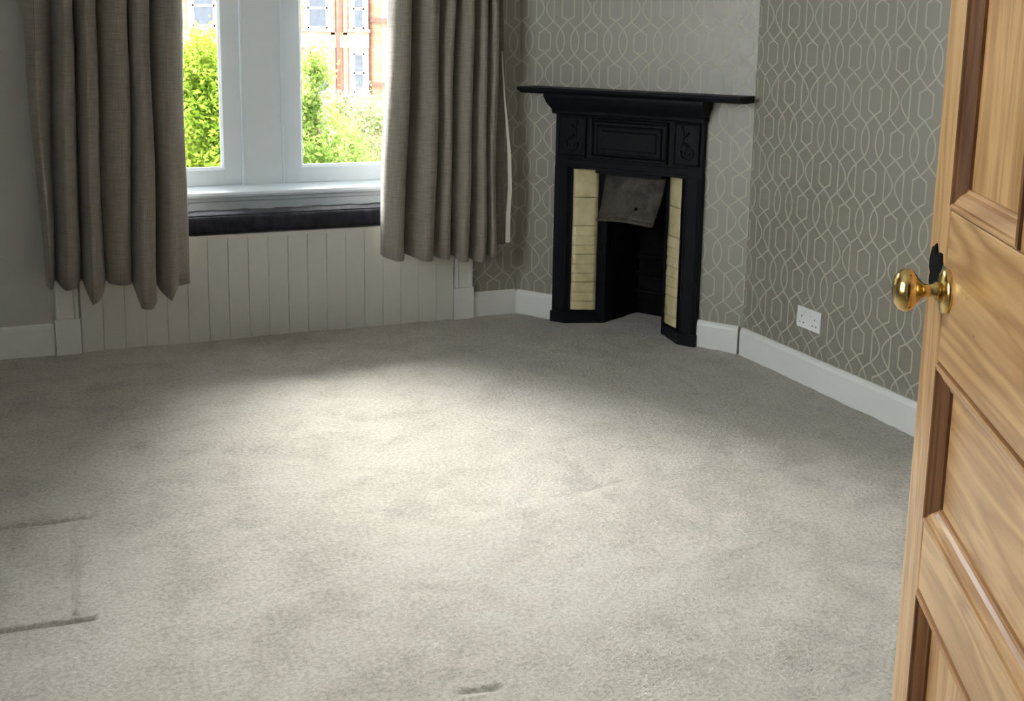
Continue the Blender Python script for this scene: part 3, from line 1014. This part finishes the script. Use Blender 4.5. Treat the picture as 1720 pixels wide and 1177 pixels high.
ST = 0.0905
zA, zB, zC, zD = 1.178, 0.976, 0.747, 0.650
ZT, ZB = 2.035, 0.012
zTop, zBot = 1.92, 0.215
XL0, XL1 = ST, DWID - ST
MU0, MU1 = DWID / 2 - 0.046, DWID / 2 + 0.046
for x0, x1 in ((0, ST), (DWID - ST, DWID)):
    dpart('stile', MB().bbox(x0, x1, -TH, 0, ZB, ZT, 0.0022), M['pine_z'])
g = 0.0009
for nm, z0, z1 in (('top_rail', zTop, ZT), ('lock_rail', zB, zA), ('middle_rail', zD, zC), ('bottom_rail', ZB, zBot)):
    dpart(nm, MB().bbox(XL0 + g, XL1 - g, -TH + 0.0006, -0.0006, z0, z1, 0.0016), M['pine_x'])
for z0, z1 in ((zA, zTop), (zBot, zD)):
    dpart('muntin', MB().bbox(MU0, MU1, -TH + 0.0006, -0.0006, z0 + g, z1 - g, 0.0016), M['pine_z'])
MPROF = [(0.0, -0.008), (0.0012, 0.0016), (0.0045, 0.0030), (0.0085, 0.0022), (0.0098, -0.0010), (0.0115, -0.0020), (0.0160, -0.0032), (0.0215, -0.0066), (0.0255, -0.0108),
         (0.0275, -0.0116), (0.0300, -0.0120), (0.0305, -0.0165), (0.0, -0.0165)]


def panel(x0, x1, z0, z1, mat):
    p = dpart('panel', MB().box(x0 + 0.002, x1 - 0.002, -0.024, -0.0158, z0 + 0.002, z1 - 0.002), mat)
    for side in range(4):
        mb = MB()
        ends = []
        for e_ in (0, 1):
            rg_ = []
            for w, y in MPROF:
                w = w + 0.0018
                if side == 0:
                    q = ((x0 + w) if e_ == 0 else (x1 - w), y, z0 + w)
                elif side == 1:
                    q = ((x0 + w) if e_ == 0 else (x1 - w), y, z1 - w)
                elif side == 2:
                    q = (x0 + w, y, (z0 + w) if e_ == 0 else (z1 - w))
                else:
                    q = (x1 - w, y, (z0 + w) if e_ == 0 else (z1 - w))
                rg_.append(q)
            ends.append(rg_)
        mb.rings(ends, smooth=False)
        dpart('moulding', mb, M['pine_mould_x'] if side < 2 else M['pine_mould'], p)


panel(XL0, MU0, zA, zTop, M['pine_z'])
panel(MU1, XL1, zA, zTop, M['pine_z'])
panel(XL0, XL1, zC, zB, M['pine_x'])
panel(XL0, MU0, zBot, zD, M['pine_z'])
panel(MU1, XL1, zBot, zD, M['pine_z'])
# brass knob
kx, kz = DWID - (1.586 - 1.478), 1.074
kn = dpart('door_knob', MB().lathe([(0.0005, 0.068), (0.010, 0.0675), (0.019, 0.065), (0.0255, 0.060), (0.0285, 0.054), (0.0287, 0.050), (0.0265, 0.045), (0.020, 0.039), (0.013, 0.034), (0.009, 0.029),
                                    (0.0085, 0.022), (0.0095, 0.018), (0.0125, 0.015), (0.0125, 0.011), (0.009, 0.009), (0.009, 0.0)], (kx, 0, kz), (0, 1, 0), 40), M['brass'])
dpart('rose', MB().lathe([(0.030, -0.001), (0.030, 0.003), (0.028, 0.006), (0.020, 0.008), (0.013, 0.010), (0.0005, 0.010)], (kx, 0, kz), (0, 1, 0), 40), M['brass'], kn)


def blob(cx_, cz_, rx, rz, seed, th, y0, n=22, jag=0.22):
    r_ = random.Random(seed)
    ring = []
    for i in range(n):
        t = 2 * math.pi * i / n
        k = 1 + r_.uniform(-jag, jag)
        ring.append((cx_ + rx * k * math.cos(t), cz_ + rz * k * math.sin(t)))
    return MB().rings([[(x, y0, z) for x, z in ring], [(x, y0 + th, z) for x, z in ring], [(cx_ + (x - cx_) * .8, y0 + th * 1.5, cz_ + (z - cz_) * .8) for x, z in ring]], smooth=False)


bl = dpart('keyhole_cover', blob(DWID - 0.047, 1.088, 0.034, 0.032, 5, 0.003, -0.001), M['black'])
bl['label'] = 'black keyhole cover with a ragged edge'
dpart('keyhole_plate', blob(kx + 0.028, kz + 0.002, 0.022, 0.030, 9, 0.002, -0.0005, 16, 0.1), M['nickel'], bl)
for z in (0.25, 1.80):
    dpart('hinge', MB().lathe([(0.0005, 0), (0.006, 0.0), (0.006, 0.09), (0.0005, 0.09)], (-0.005, -TH * 0.9, z), (0, 0, 1), 12), M['brass'])
# door frame lining round the doorway
fr = MB().box(-0.17, -0.14, YB - 0.125, YB + 0.012, 0, 2.07).box(0.745, 0.775, YB - 0.125, YB - 0.015, 0, 2.07).box(-0.17, 0.775, YB - 0.125, YB + 0.012, 2.045, 2.075)
struct(fr.build('trim_6', M['white_gloss']))

# ------------------------------------------------------------------ outside: street, tenement, trees
GZ = -8.0
struct(MB().box(-60, 90, 7.0, 110, GZ - 0.2, GZ).build('ground', M['street']))

BY = 58.0
tb = tag(empty('tenement_building', (15, BY, GZ)), 'red and cream sandstone tenement with white sash windows across the street', 'building')


def tpart(name, mb, mat, parent=None):
    mb.v = [(x - 15, y - BY, z - GZ) for x, y, z in mb.v]
    return mb.build(name, mat, parent or tb)


def out_window(x0, x1, z0, z1, y, reveal=True):
    mb = MB()
    w = 0.09
    mb.box(x0, x0 + w, y - 0.03, y + 0.06, z0, z1).box(x1 - w, x1, y - 0.03, y + 0.06, z0, z1).box(x0, x1, y - 0.03, y + 0.06, z0, z0 + w).box(x0, x1, y - 0.03, y + 0.06, z1 - w, z1)
    zm = 0.5 * (z0 + z1)
    mb.box(x0, x1, y - 0.03, y + 0.06, zm - 0.06, zm + 0.06)
    f_ = tpart('window', mb, M['out_frame'])
    tpart('pane', MB().box(x0 + w, x1 - w, y + 0.01, y + 0.03, z0 + w, z1 - w), M['out_pane'], f_)
    if reveal:
        tpart('surround', MB().box(x0 - 0.22, x0, y - 0.05, y + 0.06, z0 - 0.1, z1 + 0.25).box(x1, x1 + 0.22, y - 0.05, y + 0.06, z0 - 0.1, z1 + 0.25)
              .box(x0, x1, y - 0.05, y + 0.06, z1, z1 + 0.25).box(x0 - 0.3, x1 + 0.3, y - 0.12, y + 0.06, z0 - 0.18, z0 - 0.02), M['sandstone_pale'], f_)


tpart('wall', MB().box(-8, 16.35, BY + 0.05, BY + 9, GZ, 9.0), M['sandstone'])
tpart('wall', MB().box(16.35, 34, BY + 0.6, BY + 9, GZ, 9.0), M['sandstone_dark'])
cols = [(13.15, 14.2), (15.55, 16.15), (10.2, 11.3), (7.4, 8.5), (4.6, 5.7), (1.8, 2.9), (-1.0, 0.1)]
for k, (x0, x1) in enumerate(cols):
    for z0 in (1.32, -2.0, -5.3, 4.6):
        out_window(x0, x1, z0, z0 + 2.05, BY)
for z in (1.10, -2.25, 4.4):
    tpart('string_course', MB().box(-8, 16.4, BY - 0.08, BY + 0.05, z - 0.10, z + 0.015), M['sandstone'])
    tpart('string_course', MB().box(-8, 16.4, BY - 0.05, BY + 0.05, z - 0.77, z - 0.10), M['sandstone_pale'])
tpart('drainpipe', MB().tube([(14.72, BY - 0.1, GZ), (14.72, BY - 0.1, 9)], 0.09, 8), M['sandstone_dark'])
for x in (14.35, 15.0):
    tpart('pilaster', MB().box(x, x + 0.22, BY - 0.08, BY + 0.05, GZ, 9), M['sandstone'])
# bay of the neighbouring block
tpart('bay', MB().prism([(16.4, BY + 0.6), (16.9, BY - 0.7), (19.6, BY - 0.7), (20.3, BY + 0.6)], 'z', GZ, 8.2), M['sandstone'])
for x0, x1 in ((17.15, 18.05), (18.45, 19.35)):
    for z0 in (-1.25, 2.05, -4.6):
        out_window(x0, x1, z0, z0 + 2.4, BY - 0.74)
for z in (-1.5, 1.8, -4.85):
    tpart('string_course', MB().prism([(16.3, BY + 0.6), (16.8, BY - 0.86), (19.7, BY - 0.86), (20.4, BY + 0.6)], 'z', z - 0.12, z + 0.08), M['sandstone_dark'])
tpart('roof', MB().prism([(BY + 0.0, 9.0), (BY + 9, 9.0), (BY + 4.5, 12.5)], 'x', -8, 34), M['street'])


def tree(label, loc, blobs, nleaf, size, mat, seed):
    """trunk with limbs reaching every clump, and leaves scattered in clumps"""
    r_ = np.random.default_rng(seed)
    e = tag(empty('street_tree', loc), label, 'tree', 'trees outside the window')
    base = Vector(loc)
    mb = MB()
    top = Vector(blobs[0][0]) - base
    mb.tube([(0, 0, 0), (0.05, 0.03, top.z * 0.35), (top.x * 0.3, top.y * 0.3, top.z * 0.6), (top.x * 0.6, top.y * 0.6, top.z * 0.85)], [0.20, 0.16, 0.13, 0.09], 10)
    for c, rad, wgt in blobs:
        t = Vector(c) - base
        mb.tube([(top.x * 0.25, top.y * 0.25, top.z * 0.55), (t.x * 0.6 + top.x * 0.1, t.y * 0.6, t.z * 0.8), tuple(t)], [0.10, 0.06, 0.02], 6)
    mb.build('trunk', M['bark'], e)
    wsum = sum(b[2] for b in blobs)
    allv = []
    for c, rad, wgt in blobs:
        n = int(nleaf * wgt / wsum)
        nc = max(6, n // 45)
        cc = r_.normal(size=(nc, 3))
        cc /= np.linalg.norm(cc, axis=1)[:, None]
        cc *= (r_.random(nc) ** 0.4)[:, None]
        cen = cc[r_.integers(0, nc, n)] * np.array(rad) + r_.normal(size=(n, 3)) * size * 2.6
        pos = cen + (np.array(c) - np.array(loc))
        a_ = r_.normal(size=(n, 3))
        a_ /= np.linalg.norm(a_, axis=1)[:, None]
        b_ = np.cross(a_, r_.normal(size=(n, 3)))
        b_ /= np.linalg.norm(b_, axis=1)[:, None]
        sz = size * (0.7 + 0.6 * r_.random((n, 1)))
        allv.append(np.stack([pos - a_ * sz, pos + b_ * sz * 0.5, pos + a_ * sz, pos - b_ * sz * 0.5], 1).reshape(-1, 3))
    V = np.concatenate(allv)
    n = len(V) // 4
    me = bpy.data.meshes.new('foliage')
    me.vertices.add(len(V))
    me.vertices.foreach_set('co', V.ravel().astype(np.float32))
    me.loops.add(n * 4)
    me.loops.foreach_set('vertex_index', np.arange(n * 4, dtype=np.int32))
    me.polygons.add(n)
    me.polygons.foreach_set('loop_start', np.arange(0, n * 4, 4, dtype=np.int32))
    me.update()
    me.validate()
    me.materials.append(mat)
    o = bpy.data.objects.new('foliage', me)
    C.objects.link(o)
    o.parent = e
    o['kind'] = 'stuff'
    return e


tree('dense lime green tree filling the left window pane', (0.9, 13.5, GZ), [
    ((1.25, 13.2, -0.75), (1.45, 1.2, 1.75), 6), ((2.0, 12.9, 0.0), (0.5, 0.5, 0.95), 2.5), ((0.2, 13.4, -0.6), (1.2, 1.0, 1.6), 3), ((1.5, 13.6, -3.2), (1.5, 1.2, 1.6), 3),
    ((1.75, 13.0, 0.75), (0.35, 0.4, 0.5), 1.2)], 62000, 0.035, M['leaf_lime'], 11)
tree('green tree low in the right window pane, beside the mullion', (4.3, 17.6, GZ), [
    ((4.05, 17.2, -1.05), (0.85, 0.8, 1.15), 4), ((4.1, 17.6, -3.2), (1.3, 1.1, 1.8), 4), ((4.0, 17.2, 0.78), (0.12, 0.14, 0.38), 0.25), ((3.9, 17.2, 0.15), (0.22, 0.22, 0.55), 0.3)],
    28000, 0.042, M['leaf_green'], 21)
tree('pale sparse tree at the right of the right window pane', (6.6, 21.6, GZ), [
    ((6.2, 21.1, -1.8), (1.15, 0.9, 1.6), 4), ((5.85, 21.2, -0.5), (0.65, 0.5, 0.9), 1.2), ((6.6, 21.4, -4.0), (1.5, 1.1, 1.8), 3)], 18000, 0.046, M['leaf_pale'], 31)
